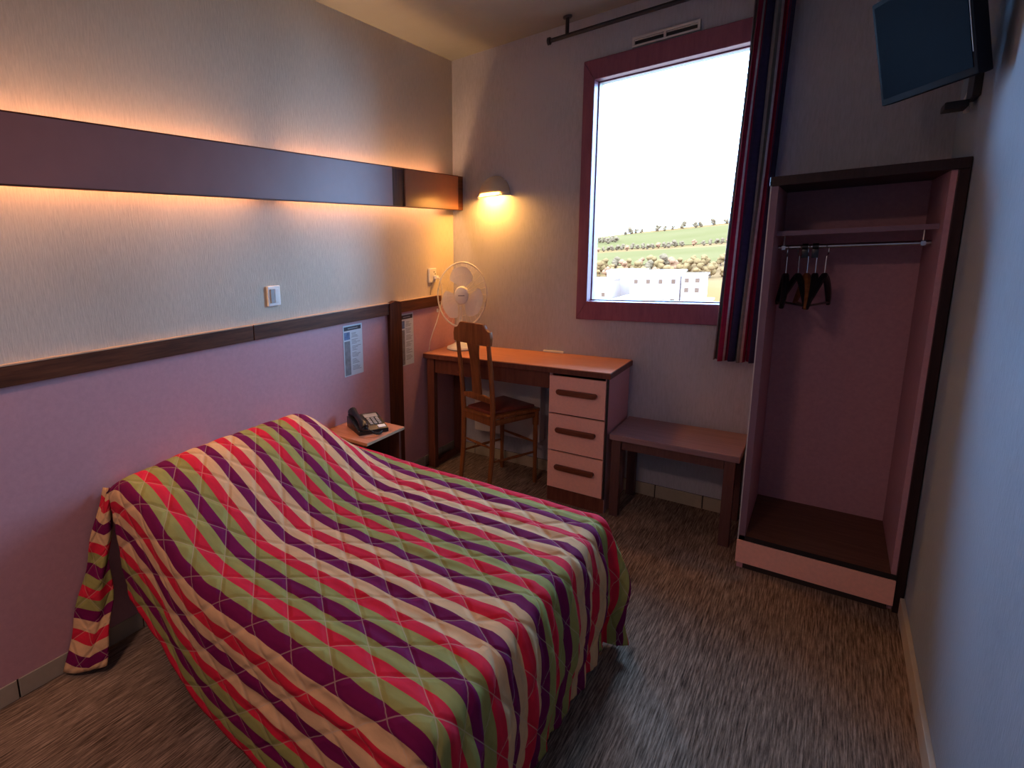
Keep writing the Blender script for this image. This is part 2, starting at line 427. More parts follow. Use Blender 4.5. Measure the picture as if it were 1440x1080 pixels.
# ------------------------------------------------------------------ curtain and rod
rd = thing('curtain_rod', (0.72, -0.1, 2.44), 'black metal curtain rod fixed under the ceiling over the window', 'rod')
link('pole', g_tube([(0.655, -0.1, 2.436), (1.72, -0.1, 2.436)], 0.011, 12), M_blk2, rd, SM)
link('finial', g_lathe([(0.006, -0.022), (0.019, -0.018), (0.019, -0.006), (0.011, 0.0)], (0.655, -0.1, 2.436), 14, 'x'), M_blk2, rd, SM)
for bx in (0.735, 1.68):
    br = link('bracket', g_tube([(bx, -0.1, 2.43), (bx, -0.1, 2.524)], 0.009, 10), M_blk2, rd, SM)
    link('bracket_flange', g_lathe([(0.020, 2.519), (0.022, 2.522), (0.022, 2.5285)], (bx, -0.1, 0), 14), M_blk2, br, SM)

def curtain():
    bm = bmesh.new(); uvl = bm.loops.layers.uv.new('UVMap')
    NU, NV = 150, 40; folds = 4.0
    zt, zb = 2.415, 0.805
    grid = []; Us = []
    for j in range(NV + 1):
        t = j / NV; z = zt + (zb - zt) * t
        row = []; L = 0; prev = None; us = []
        xl = 1.500 + (1.457 - 1.500) * t; xr = 1.635 + (1.608 - 1.635) * t
        for i in range(NU + 1):
            s = i / NU
            ph = s * folds * 2 * PI
            amp = 0.024 + 0.010 * math.sin(3.1 * s * PI + 0.5)
            px = xl + (xr - xl) * s + 0.006 * math.sin(2 * ph + 1.0) + 0.003 * math.sin(t * 5 + s * 9)
            py = -0.10 + amp * math.sin(ph + 0.25 * math.sin(t * 4)) + 0.004 * math.sin(t * 9 + s * 5)
            p = Vector((px, py, z))
            if prev is not None and j >= 0: L += (p - prev).length
            prev = p; row.append(bm.verts.new(p)); us.append(L)
        grid.append(row); Us.append(us)
    U0 = Us[NV // 2]
    for j in range(NV):
        for i in range(NU):
            f = bm.faces.new((grid[j][i], grid[j][i+1], grid[j+1][i+1], grid[j+1][i]))
            vals = ((U0[i], j), (U0[i+1], j), (U0[i+1], j+1), (U0[i], j+1))
            for lp, (u, w) in zip(f.loops, vals): lp[uvl].uv = (u, w * 0.04)
    return bm
ct = link('curtain', curtain(), M_curt, None, True)
sol = ct.modifiers.new('s', 'SOLIDIFY'); sol.thickness = 0.002
tag(ct, 'burgundy navy and cream striped curtain gathered right of the window', 'curtain')
for k in range(5):
    cx_ = 1.505 + 0.03 * k
    rg = link('curtain_ring', g_tube([(cx_, -0.1 + 0.016*math.cos(a), 2.432 + 0.018*math.sin(a)) for a in [2*PI*i/14 for i in range(15)]], 0.0022, 6, cap=False), M_blk2, None, True)
    tag(rg, 'small black ring holding the gathered curtain on its rod', 'curtain ring', 'curtain rings on the rod')

# ------------------------------------------------------------------ cove light on the left wall
T, B, PX = 1.826, 1.626, 0.074
cv = thing('wall_light', (0.0, -1.5, B), 'long brown laminate light box glowing above and below, over the bed', 'light')
link('front_panel', g_box(PX - 0.014, PX, -3.4, -0.744, B, T, 0.0015), M_cove, cv, label='long brown front panel')
link('joint_strip', g_box(PX - 0.022, PX - 0.008, -0.744, -0.627, B + .002, T - .002), M_darkv, cv, label='recessed dark wooden joint strip')
link('front_panel', g_box(PX - 0.014, PX, -0.627, -0.060, B, T, 0.0015), M_cove2, cv, label='short light brown front panel')
link('edge_band', g_box(PX - 0.0145, PX + 0.0008, -3.4, -0.0600, T, T + 0.004), M_dark, cv)
link('edge_band', g_box(PX - 0.0145, PX + 0.0008, -3.4, -0.0600, B - 0.004, B), M_dark, cv)
link('end_block', g_box(PX - 0.016, PX - 0.001, -0.0595, -0.002, B - .003, T + .003), M_dark, cv)
for yy in (-0.10, -1.555, -3.2):
    link('bracket', g_box(0.001, PX - 0.014, yy - 0.012, yy + 0.012, B + 0.02, T - 0.02), M_cove, cv)
for a, b in ((-0.17, -1.49), (-1.63, -2.95)):
    fx = link('fluorescent_tube', g_tube([(0.030, a + (b - a) * i / 10, 1.726) for i in range(11)], 0.013, 8), M_tube, cv, True)
    for q_ in (a - 0.01, b + 0.01): link('tube_holder', g_box(0.001, 0.045, q_ - 0.01, q_ + 0.01, 1.70, 1.75), M_white, cv)

# ------------------------------------------------------------------ half dome wall lamp
def dome(r, n=20, mseg=10):
    bm = bmesh.new(); rows = []
    for j in range(mseg + 1):
        th = (PI / 2) * j / mseg                      # 0 = top, pi/2 = rim
        row = []
        for i in range(n + 1):
            ph = PI * i / n
            row.append(bm.verts.new((r * math.sin(th) * math.cos(ph), -r * 0.92 * math.sin(th) * math.sin(ph), 1.18 * r * math.cos(th))))
        rows.append(row)
    for j in range(mseg):
        for i in range(n):
            bm.faces.new((rows[j][i], rows[j+1][i], rows[j+1][i+1], rows[j][i+1]))
    bmesh.ops.remove_doubles(bm, verts=bm.verts[:], dist=1e-5)
    bmesh.ops.recalc_face_normals(bm, faces=bm.faces[:])
    return bm
sc_ = thing('wall_lamp', (0.291, 0, 1.690), 'cream half dome wall lamp glowing over the desk corner', 'lamp')
sh = link('lamp_shade', dome(0.098), M_shade, sc_, True, local=True)
so = sh.modifiers.new('s', 'SOLIDIFY'); so.thickness = 0.005; so.offset = -1
rim = g_tube([(0.101 * math.cos(a), -0.093 * math.sin(a), -0.004) for a in [PI * i / 24 for i in range(25)]], 0.0055, 8)
link('shade_rim', rim, M_white, sc_, True, local=True)
link('back_plate', g_box(-0.07, 0.07, -0.008, 0, -0.0, 0.09, 0.003), M_white, sc_, local=True)
link('socket', g_tube([(0, -0.008, 0.05), (0, -0.035, 0.038)], 0.012, 10), M_white, sc_, SM, local=True)
link('bulb', g_lathe([(0.004, -0.028), (0.016, -0.022), (0.021, -0.008), (0.017, 0.008), (0.010, 0.02)], (0, -0.046, 0.034), 16), M_bulb, sc_, True, local=True)

dl = bpy.data.lights.new('dome_light', 'AREA'); dl.shape = 'DISK'; dl.size = 0.13; dl.energy = 4.6; dl.color = (1.0, 0.43, 0.08); dl.spread = math.radians(175)
dlo = bpy.data.objects.new('dome_light', dl); COL.objects.link(dlo); dlo.location = (0.291, -0.070, 1.702)
# ------------------------------------------------------------------ switch and outlet
s = thing('light_switch', (0, -1.564, 1.166), 'white double rocker light switch on the wall above the bed', 'switch')
link('switch_plate', g_box(0, 0.012, -1.600, -1.528, 1.166, 1.256, 0.004), M_white, s)
link('rocker', g_box(0.010, 0.017, -1.588, -1.566, 1.180, 1.243, 0.002), M_grey, s, label='grey rocker')
link('rocker', g_box(0.010, 0.016, -1.563, -1.540, 1.180, 1.243, 0.002), M_white, s)
s = thing('wall_socket', (0, -0.267, 1.178), 'white wall socket beside the fan with a cord plugged in', 'socket')
link('socket_plate', g_box(0, 0.014, -0.305, -0.229, 1.180, 1.268, 0.004), M_white, s)
for zz in (1.245, 1.232, 1.212):
    link('socket_hole', g_box(0.0135, 0.0155, -0.262 + (0.012 if zz == 1.232 else 0), -0.252 + (0.012 if zz == 1.232 else 0), zz - 0.003, zz + 0.003), M_blk, s)
pc = thing('plug', (0.014, -0.25, 1.195), 'white plug and cord running from the wall socket down to the fan', 'plug')
link('plug_body', g_box(0.014, 0.036, -0.262, -0.236, 1.200, 1.222, 0.004), M_white, pc)
cord = [(0.036, -0.249, 1.211), (0.045, -0.238, 1.20), (0.050, -0.225, 1.15), (0.045, -0.215, 1.08), (0.035, -0.230, 1.0), (0.030, -0.26, 0.93), (0.026, -0.30, 0.87), (0.022, -0.325, 0.82), (0.020, -0.335, 0.77), (0.020, -0.34, 0.756)]
link('cord', g_tube(cord, 0.003, 6), M_white, pc, True)
cord2 = [(0.006, -0.275, 1.18), (0.008, -0.285, 1.15), (0.006, -0.290, 1.105)]
link('cord', g_tube(cord2, 0.0022, 6), M_grey, pc, True)

# ------------------------------------------------------------------ notices
def notice(y0, y1, z0, z1, xo, label):
    p = thing('notice_sheet', (xo, (y0 + y1) / 2, z0), label, 'notice')
    link('sheet', g_box(xo, xo + 0.001, y0, y1, z0, z1), M_paper, p)
    w, h = y1 - y0, z1 - z0
    X = xo + 0.001
    link('header_bar', g_box(X, X + 0.0005, y0 + 0.05*w, y1 - 0.07*w, z1 - 0.105*h, z1 - 0.03*h), M_ink, p, label='dark header bar')
    hd = g_box(X + .0005, X + 0.0008, y0 + 0.24*w, y0 + 0.76*w, z1 - 0.078*h, z1 - 0.058*h)
    link('header_text', hd, M_ink2, p)
    link('photo', g_box(X, X + 0.0005, y0 + 0.05*w, y0 + 0.34*w, z1 - 0.28*h, z1 - 0.135*h), M_inkblue, p, label='small blue photograph')
    link('side_column', g_box(X, X + 0.0005, y0 + 0.05*w, y0 + 0.34*w, z0 + 0.02*h, z1 - 0.31*h), M_inkgrey, p, label='grey picture column')
    bms = []
    zz = z1 - 0.17 * h; k = 0
    while zz > z0 + 0.06 * h:
        if k % 5 != 4:
            a = y0 + (0.42 + 0.03 * R.random()) * w; bnd = y0 + (0.62 + 0.30 * R.random()) * w
            bms.append(g_box(X, X + 0.0005, a, bnd, zz, zz + 0.010 * h))
        zz -= 0.026 * h; k += 1
    link('text_lines', merge(*bms), M_ink2, p)
notice(-1.119, -0.966, 0.742, 1.014, 0.0085, 'paper notice on the pink panel, left of the upright post')
notice(-0.637 + 0.012, -0.487, 0.705, 1.018, 0.0085, 'paper notice on the pink panel, between upright post and desk')

# ------------------------------------------------------------------ desk
dk = thing('desk', (0.55, -0.19, 0), 'reddish brown desk with three salmon pink drawers under its right end', 'desk')
link('desk_top', g_box(0.009, 1.092, -0.387, -0.003, 0.718, 0.750, 0.003), M_desk, dk)
link('top_edge', g_box(0.009, 1.0945, -0.3895, -0.3872, 0.7185, 0.7455, 0.0005, 1), M_deskv, dk)
link('top_edge', g_box(1.0922, 1.0945, -0.387, -0.003, 0.7185, 0.7455, 0.0005, 1), M_deskv, dk)
link('leg', g_box(0.030, 0.080, -0.378, -0.338, 0, 0.7175, 0.002), M_deskv, dk)
link('leg', g_box(0.030, 0.080, -0.060, -0.020, 0, 0.7175, 0.002), M_deskv, dk)
link('side_rail', g_box(0.040, 0.072, -0.337, -0.061, 0.63, 0.7175), M_deskv, dk)
link('floor_runner', g_box(0.040, 0.072, -0.337, -0.061, 0.0, 0.035), M_deskv, dk)
link('apron', g_box(0.081, 0.788, -0.366, -0.346, 0.628, 0.7175), M_deskv, dk)
ds = link('drawer_case', merge(g_box(0.790, 0.806, -0.364, -0.006, 0.0, 0.7175), g_box(1.066, 1.082, -0.364, -0.006, 0.0, 0.7175),
     g_box(0.806, 1.066, -0.02, -0.006, 0.0, 0.7175), g_box(0.806, 1.066, -0.364, -0.02, 0.055, 0.075), g_box(0.806, 1.066, -0.352, -0.340, 0.0, 0.055)), M_pink, dk, label='pink drawer unit case')
link('plinth', g_box(0.792, 1.080, -0.368, -0.3645, 0.0, 0.078), M_deskv, dk)
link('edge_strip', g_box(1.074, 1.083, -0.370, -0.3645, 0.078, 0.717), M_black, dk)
for z0, z1 in ((0.503, 0.703), (0.296, 0.495), (0.084, 0.288)):
    dr = link('drawer', g_box(0.795, 1.072, -0.379, -0.3645, z0, z1, 0.0015), M_pink2, dk)
    link('drawer_box', g_box(0.812, 1.060, -0.3640, -0.05, z0 + 0.01, z1 - 0.03), M_bedwood, dr)
    zc = z1 - 0.082
    hw = 0.100
    ol = [(0.935 + a * hw, zc + b * 0.0135) for a, b in ((-1, .1), (-.97, .85), (-.9, 1), (.9, 1), (.97, .85), (1, .1), (.94, -.8), (.8, -1), (-.8, -1), (-.94, -.8))]
    link('handle', g_prism(ol, -0.400, -0.3795, 'y', 0.003), M_handle, dr, SM, label='dark wooden bar handle')

# white remote-like strip at the back of the desk
rm = link('white_strip', g_box(0.615, 0.735, -0.022, -0.004, 0.7505, 0.7625, 0.003), M_white, None)
tag(rm, 'small pale strip lying against the wall on the desk', 'strip')

# ------------------------------------------------------------------ bench
bn = thing('luggage_bench', (1.35, -0.18, 0), 'low brown wooden luggage bench between desk and wardrobe', 'bench')
link('bench_top', g_box(1.094, 1.617, -0.366, -0.014, 0.407, 0.437, 0.003), M_bench, bn)
link('front_rail', g_box(1.150, 1.560, -0.352, -0.332, 0.362, 0.4065), M_benchv, bn)
link('back_rail', g_box(1.150, 1.560, -0.038, -0.020, 0.362, 0.4065), M_benchv, bn)
for a in (1.104, 1.562):
    link('leg', g_box(a, a + 0.040, -0.356, -0.316, 0, 0.4065, 0.002), M_benchv, bn)
    link('leg', g_box(a, a + 0.040, -0.056, -0.016, 0, 0.4065, 0.002), M_benchv, bn)
    link('side_rail', g_box(a + .008, a + 0.032, -0.315, -0.057, 0.362, 0.4065), M_benchv, bn)

# ------------------------------------------------------------------ wall heater under the desk
ht = thing('wall_heater', (0.42, -0.05, 0.2), 'white flat panel heater on the wall under the desk', 'heater')
link('heater_body', g_box(0.196, 0.630, -0.080, -0.0055, 0.200, 0.600, 0.006), M_white2, ht)
for q_ in (0.26, 0.54): link('heater_bracket', g_box(q_, q_ + 0.03, -0.006, -0.0005, 0.22, 0.56), M_white2, ht)
for k in range(9):
    link('grille_slot', g_box(0.23 + 0.042 * k, 0.262 + 0.042 * k, -0.0815, -0.0795, 0.565, 0.573), M_blk, ht)

# ------------------------------------------------------------------ wardrobe
wx, wr_, wy, wt = 1.641, 2.127, -0.500, 1.590
wa = thing('wardrobe', (1.88, -0.25, 0), 'open dark pink wardrobe niche with hanging rail at the right corner', 'wardrobe')
link('left_panel', g_box(wx + 0.006, wx + 0.026, wy + 0.003, -0.004, 0.0, 1.555), M_ward, wa)
link('edge_highlight', g_box(wx + 0.002, wx + 0.0055, wy, wy + 0.02, 0.125, 1.575), M_white2, wa, label='thin pale strip painting the edge highlight')  # pale strip put in as the highlight along the panel edge
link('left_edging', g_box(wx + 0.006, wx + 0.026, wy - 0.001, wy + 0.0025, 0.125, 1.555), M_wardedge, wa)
link('right_panel', g_box(2.090, 2.104, wy + 0.020, -0.004, 0.0, 1.555), M_ward, wa)
link('right_stile', g_box(2.104, 2.129, wy, -0.004, 0.0, 1.555, 0.002), M_warddark, wa, label='near black right hand upright')
link('top_board', g_box(wx, 2.129, wy, -0.004, 1.5555, wt, 0.002), M_warddark, wa, label='dark top board')
link('back_panel', g_box(wx + 0.0265, 2.0895, -0.012, -0.005, 0.1465, 1.555), M_ward, wa)
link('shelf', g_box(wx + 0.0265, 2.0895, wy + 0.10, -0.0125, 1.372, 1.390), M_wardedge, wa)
link('floor_board', g_box(wx + 0.0265, 2.0895, wy + 0.003, -0.0045, 0.1285, 0.146), M_wardfloor, wa)
link('floor_gap_shade', g_box(wx + 0.006, 2.1035, wy - 0.001, wy + 0.0025, 0.127, 0.1465), M_black, wa)  # black strip painted as the dark gap above the plinth front
link('plinth', g_box(wx + 0.0265, 2.0895, wy + 0.004, wy + 0.02, 0.0, 0.128), M_bedwood, wa)
link('plinth_panel', g_box(wx + 0.001, 2.1035, wy - 0.010, wy - 0.0015, 0.028, 0.1265, 0.0015), M_pink2, wa, label='salmon pink plinth front')
RZ, RY = 1.325, -0.25
link('hanging_rail', g_tube([(wx + 0.0270, RY, RZ), (2.0895, RY, RZ)], 0.0085, 12), M_chrome, wa, SM, label='chrome hanging rail')
for hx in (1.685, 2.070):
    link('rail_support', merge(g_tube([(hx, RY, RZ + .006), (hx, RY, 1.3715)], 0.003, 8), g_box(hx - .006, hx + .006, RY - .009, RY + .009, RZ - .010, RZ + .006)), M_chrome, wa)

# ------------------------------------------------------------------ hangers
def hanger_geo():
    pts = []
    half = 0.165; drop = 0.125
    bar = []
    for i in range(25):
        a = -1 + 2 * i / 24
        bar.append((a * half, 0.012 * (a * a), -drop * (abs(a) ** 1.25)))
    rad = [0.0115 - 0.004 * abs(-1 + 2 * i / 24) ** 4 for i in range(25)]
    body = g_tube(bar, rad, 8, squash=0.8)
    hook = [(0, 0, -0.004), (0, 0, 0.075)] + [(0.021 * math.cos(a) - 0.0, 0, 0.097 + 0.021 * math.sin(a)) for a in [(-PI/2 + 0.0) + (PI * 1.28) * i / 12 for i in range(13)]]
    wire = g_tube(hook, 0.0024, 6)
    lower = g_tube([(-half * 0.93, 0.010, -drop * 0.93), (half * 0.93, 0.010, -drop * 0.93)], 0.0045, 6)
    return body, wire, lower
hb, hk, hl = hanger_geo()
def hanger(x, rot, mat, label, z=0.0):
    o = thing('clothes_hanger', (x, RY, RZ - 0.113 + z), label, 'hanger', rot=rot)
    return o
first = hanger(1.700, (0, 0.05, PI/2 + 0.10), None, 'black clothes hanger alone at the left end of the rail')
h_b = link('shoulders', hb, M_blk, first, SM, local=True); h_k = link('hook', hk, M_chrome, first, SM, local=True); h_l = link('trouser_bar', hl, M_blk, first, SM, local=True)
spec = [(1.738, 0.30, M_blk, 'black clothes hanger at the left of the bunched ones, turned outwards'),
        (1.765, 0.14, M_chair, 'wooden clothes hanger in the bunch on the rail'),
        (1.790, 0.0, M_blk, 'black clothes hanger behind the wooden one in the bunch'),
        (1.818, -0.20, M_blk, 'black clothes hanger at the right of the bunch, turned sideways')]
for x_, a_, mt_, lb_ in spec:
    o = first.copy(); COL.objects.link(o); o.location = (x_, RY, first.location.z); o.rotation_euler = (0, 0.04, PI/2 + a_); o['label'] = lb_
    for ch in (h_b, h_k, h_l):
        c = ch.copy(); c.data = ch.data.copy() if mt_ is not M_blk else ch.data
        COL.objects.link(c); c.parent = o
        if mt_ is not M_blk and ch is not h_k: c.data.materials[0] = mt_
for xk, lb_ in ((1.752, 'black sleeve tag on the wardrobe rail, left one'), (1.783, 'black sleeve tag on the wardrobe rail, right one')):
    q = link('rail_tag', merge(g_tube([(xk - .009, RY, RZ), (xk + .009, RY, RZ)], 0.0125, 14), g_box(xk - .010, xk + .010, RY - .004, RY + .004, RZ - .045, RZ - .009, .002)), M_blk, None, SM)
    tag(q, lb_, 'tag')

# ------------------------------------------------------------------ television
ang = math.atan2(-0.88, 0.473)
tv = thing('television', (1.995, -0.672, 1.776), 'small black television on the wall bracket above the wardrobe', 'television', rot=(math.radians(11), 0, ang))
link('cabinet', g_box(-0.176, 0.176, 0.0, 0.032, 0, 0.318, 0.005), M_case, tv, SM, local=True)
link('screen', g_box(-0.163, 0.163, -0.0012, 0.001, 0.020, 0.303), M_screen, tv, local=True, label='dark switched off screen')
link('bezel_highlight', g_box(0.1665, 0.168, -0.0015, 0.001, 0.06, 0.303), M_grey, tv, local=True)  # grey strip painted as the highlight line beside the screen
link('rear_housing', g_box(-0.10, 0.09, 0.032, 0.050, 0.06, 0.25, 0.008), M_blk, tv, SM, local=True)
link('wall_arm', merge(g_tube([(0.0, 0.050, 0.15), (-0.06, 0.090, 0.13), (-0.13, 0.1, 0.105)], 0.013, 10)), M_blk2, tv, SM, local=True)
wm = thing('bracket_plate', (2.12, -0.40, 1.76), 'black wall plate with pale cable cover beneath the television', 'bracket')
link('plate', g_box(2.112, 2.1305, -0.45, -0.33, 1.775, 1.95, 0.003), M_blk2, wm)
link('arm', g_tube([(2.112, -0.39, 1.86), (2.06, -0.46, 1.86), (2.045, -0.56, 1.86)], 0.012, 10), M_blk2, wm, SM)
link('foot', g_box(2.06, 2.112, -0.42, -0.32, 1.752, 1.774, 0.003), M_blk2, wm)
link('cable_cover', g_tube([(2.118, -0.322, 1.745), (2.116, -0.322, 1.79), (2.121, -0.335, 1.83), (2.124, -0.35, 1.86)], [0.007, 0.008, 0.007, 0.005], 8), M_white, wm, True)

# ------------------------------------------------------------------ bed
BX0, BX1, BY0, BY1 = 0.015, 1.33, -2.385, -1.375          # flat top inside the rounded edge
bd = thing('bed', (0.7, -1.88, 0), 'low double bed under the striped quilted bedspread', 'bed')
link('bed_base', g_box(0.03, 1.24, -2.30, -1.44, 0.10, 0.27, 0.01), M_bedwood, bd)
link('mattress', g_box(0.03, 1.30, -2.36, -1.40, 0.271, 0.455, 0.04, 3), M_matt, bd, SM)
for lx in (0.10, 1.14):
    for ly in (-2.22, -1.52):
        link('leg', g_tube([(lx, ly, 0.0), (lx, ly, 0.0995)], [0.02, 0.026], 12), M_bedwood, bd, SM)

def sstep(a, b, x):
    t = max(0, min(1, (x - a) / (b - a))); return t * t * (3 - 2 * t)
def top_h(x, y):
    """height of the bedspread top with the bolster under it"""
    hx = sstep(-0.02, 0.17, x) * 0.5 + 0.5
    fall = 1 - sstep(0.17, 0.66, x)
    cy = (sstep(-1.34, -1.58, -(-y)) if False else 0)
    far = 1 - sstep(-1.62, -1.34, y)
    near = 0.86 + 0.14 * sstep(-2.42, -2.05, y)
    bumph = 0.205 * hx * fall * far * near
    sag = -0.012 * math.sin((x) * 2.2) * math.sin((y + 2.4) * 3)
    return 0.502 + bumph + sag
def quilt_rel(a, b):
    ca, sa = math.cos(math.radians(50)), math.sin(math.radians(50))
    b += 0.972; u1 = (a * ca + b * sa) / QS; u2 = (a * ca - b * sa) / QS
    q = min(abs(math.sin(PI * u1)), 1) ; q2 = min(abs(math.sin(PI * u2)), 1)
    return (min(q, q2)) ** 0.5
RR = 0.045; DR = 0.485; LX = BX1 - BX0; WY = BY1 - BY0
def bed_pos(a, b):
    ex = max(0, a - LX); ey = (b - WY) if b > WY else (b if b < 0 else 0)
    d = math.hypot(ex, ey)
    xc = BX0 + min(max(a, 0), LX); yc = BY0 + min(max(b, 0), WY)
    hz = top_h(xc, yc)
    n1 = noise.noise(Vector((a * 5, b * 5, 0.3))); n2 = noise.noise(Vector((a * 14, b * 9, 1.7)))
    wr = 0.0035 * n1 + 0.0045 * n2
    # creases running along the stripes on the foot half
    wr += 0.007 * sstep(0.5, 1.0, a) * noise.noise(Vector((a * 3.5, b * 34, 4.0)))
    q = quilt_rel(a, b) * 0.0045
    if d <= 1e-9:
        return Vector((xc, yc, hz + wr + q - 0.006))
    dx, dy = ex / d, ey / d
    if d < RR * PI / 2:
        t = d / RR; out = RR * math.sin(t); down = RR * (1 - math.cos(t))
    else:
        down = RR + (d - RR * PI / 2); out = RR
    dd = max(0, down - 0.03)
    fx = dx * dx
    # pleats on the foot side, stronger at corners
    if dx > 0.001:
        corner = 2 * abs(dx * dy)
        ph = yc * 46 + math.atan2(dy, dx) * 7.0
        amp = (0.010 + 0.020 * corner) * min(1, dd / 0.15) * fx + 0.02 * corner * min(1, dd / .2)
        out += amp * (math.sin(ph + 1.5 * noise.noise(Vector((yc * 6, 0, 0)))) * 0.7 + 0.6 * noise.noise(Vector((yc * 11, dd * 2, 5))))
        out += fx * 0.02 * math.sin(min(1, dd / 0.35) * PI) + 0.05 * corner * dd / 0.4
        if dy > 0: out += 0.03 * corner * min(1, dd / 0.2)
    out += 0.012 * dd + wr * 1.3 + q * 0.8
    return Vector((xc + dx * out, yc + dy * out, hz - down - 0.006 + 0.0 * q))
def bedspread():
    bm = bmesh.new(); uvl = bm.loops.layers.uv.new('UVMap')
    st = 0.008
    na = int((LX + DR) / st) + 1; nb = int((WY + 2 * DR) / st) + 1
    V = {}; AB = {}
    for i in range(na + 1):
        for j in range(nb + 1):
            a = i * st; b = -DR + j * st
            ex = max(0, a - LX); ey = (b - WY) if b > WY else (b if b < 0 else 0)
            d = math.hypot(ex, ey); lim = 0.445 if ex <= 0 else 0.472
            if b > WY and ex <= 0: lim = 0.44
            if ex > 0 and abs(ey) < 1e-9: lim = 0.485
            if b < 0 and ex == 0 and a < 0.155: lim = 0.03 + max(0, a - 0.08) / 0.075 * 0.415    # the side drop starts a little down from the head
            if d > lim + st * 1.5: continue
            if d > lim:
                k = lim / d
                if ex: a = LX + ex * k
                if b > WY: b = WY + ey * k
                elif b < 0: b = ey * k
            V[i, j] = bm.verts.new(bed_pos(a, b)); AB[i, j] = (a, b)
    for i in range(na):
        for j in range(nb):
            ks = [(i, j), (i+1, j), (i+1, j+1), (i, j+1)]
            if all(k in V for k in ks):
                f = bm.faces.new([V[k] for k in ks])
                for lp, k in zip(f.loops, ks): lp[uvl].uv = (AB[k][0], AB[k][1] + 0.972)
    bmesh.ops.remove_doubles(bm, verts=bm.verts[:], dist=1e-5)
    lone = [v for v in bm.verts if not v.link_faces]
    bmesh.ops.delete(bm, geom=lone, context='VERTS')
    return bm
sp = link('bedspread', bedspread(), M_quilt, None, True)
tag(sp, 'quilted bedspread striped in red, cream, olive and purple covering the bed', 'bedspread')
so = sp.modifiers.new('s', 'SOLIDIFY'); so.thickness = 0.004; so.offset = -1
# loose corner fold hanging to the floor by the wall
def corner_fold():
    bm = bmesh.new(); uvl = bm.loops.layers.uv.new('UVMap')
    NU, NV = 22, 50; g = []
    for j in range(NV + 1):
        t = j / NV
        z = 0.612 * (1 - t) + 0.012 * t
        yb = -2.412 - 0.205 * t ** 0.9
        w = 0.018 + 0.080 * min(1, t * 1.5)
        row = []
        for i in range(NU + 1):
            s_ = i / NU
            # V fold: out from the wall towards the viewer then back
            if s_ < 0.55:
                k = s_ / 0.55; x = 0.022 + 0.030 * k + 0.05 * t * k; y = yb + w * 0.05 * k + w * 0.45 * k
            else:
                k = (s_ - 0.55) / 0.45; x = 0.052 + 0.05 * t - 0.006 * k + 0.030 * k * t; y = yb + w * 0.5 + w * 0.45 * k
            x += 0.006 * math.sin(s_ * 9 + t * 6); y += 0.005 * math.sin(t * 17 + s_ * 4)
            row.append(bm.verts.new((x, y, z + 0.02 * s_ * t)))
        g.append(row)
    for j in range(NV):
        for i in range(NU):
            f = bm.faces.new((g[j][i], g[j][i+1], g[j+1][i+1], g[j+1][i]))
            for lp, (u, w_) in zip(f.loops, ((i, j), (i+1, j), (i+1, j+1), (i, j+1))):
                s_ = u / NU
                lp[uvl].uv = (u * 0.01, 0.93 - w_ / NV * 0.66 - 0.04 * abs(s_ - 0.55))
    return bm
cf = link('corner_fold', corner_fold(), M_quilt, sp, True)
so = cf.modifiers.new('s', 'SOLIDIFY'); so.thickness = 0.005

# ------------------------------------------------------------------ nightstand
ns = thing('nightstand', (0.15, -1.14, 0), 'small reddish brown bedside table behind the far side of the bed', 'nightstand')
link('top', g_box(0.010, 0.305, -1.310, -1.010, 0.484, 0.500, 0.003), M_desk, ns)
link('side_panel', g_box(0.014, 0.285, -1.030, -1.014, 0, 0.4835), M_deskv, ns)
link('side_panel', g_box(0.014, 0.285, -1.306, -1.290, 0, 0.4835), M_deskv, ns)
link('shelf', g_box(0.014, 0.280, -1.2895, -1.0305, 0.28, 0.295), M_deskv, ns)
link('back_panel', g_box(0.009, 0.0135, -1.2895, -1.0305, 0.05, 0.4835), M_deskv, ns)
link('edge_band', g_box(0.3055, 0.3075, -1.308, -1.012, 0.4865, 0.4985), M_trim_top, ns)

# telephone
ph = thing('telephone', (0.172, -1.150, 0.5005), 'black desk telephone with coiled cord on the bedside table', 'telephone', rot=(0, 0, math.radians(62)))
body = g_prism([(-0.085, 0.0), (0.085, 0.0), (0.085, 0.055), (0.060, 0.062), (-0.085, 0.022)], -0.075, 0.085, 'x', 0.004)
link('phone_body', body, M_blk, ph, SM, local=True)
def on_slope(x0, x1, y0, y1, h=0.003):
    sl = 0.040 / 0.145
    bm = g_box(x0, x1, y0, y1, 0, h, 0.0008, 1)
    for v_ in bm.verts: v_.co.z += 0.0225 + (v_.co.y + 0.085) * sl
    return bm
link('display', on_slope(0.0, 0.072, 0.018, 0.048), M_grey, ph, local=True, label='grey display window')
link('label_card', on_slope(0.035, 0.075, -0.078, -0.055), M_white, ph, local=True, label='white name card')
for r_ in range(4):
    for c_ in range(3):
        link('key', on_slope(0.004 + c_ * 0.023, 0.020 + c_ * 0.023, -0.045 + r_ * 0.015, -0.034 + r_ * 0.015, 0.005), M_grey, ph, local=True)
hs = link('handset', g_tube([(-0.045, -0.092, 0.040), (-0.045, -0.07, 0.052), (-0.045, -0.03, 0.062), (-0.045, 0.03, 0.074), (-0.045, 0.07, 0.078), (-0.045, 0.092, 0.070)],
          [0.020, 0.024, 0.015, 0.015, 0.024, 0.020], 12), M_blk, ph, SM, local=True)
link('earpiece', g_lathe([(0.021, -0.02), (0.024, -0.012), (0.02, 0.0)], (-0.045, 0.078, 0.072), 14), M_blk, hs, SM, local=True)
link('mouthpiece', g_lathe([(0.021, -0.02), (0.024, -0.012), (0.02, 0.0)], (-0.045, -0.078, 0.046), 14), M_blk, hs, SM, local=True)
coil = []
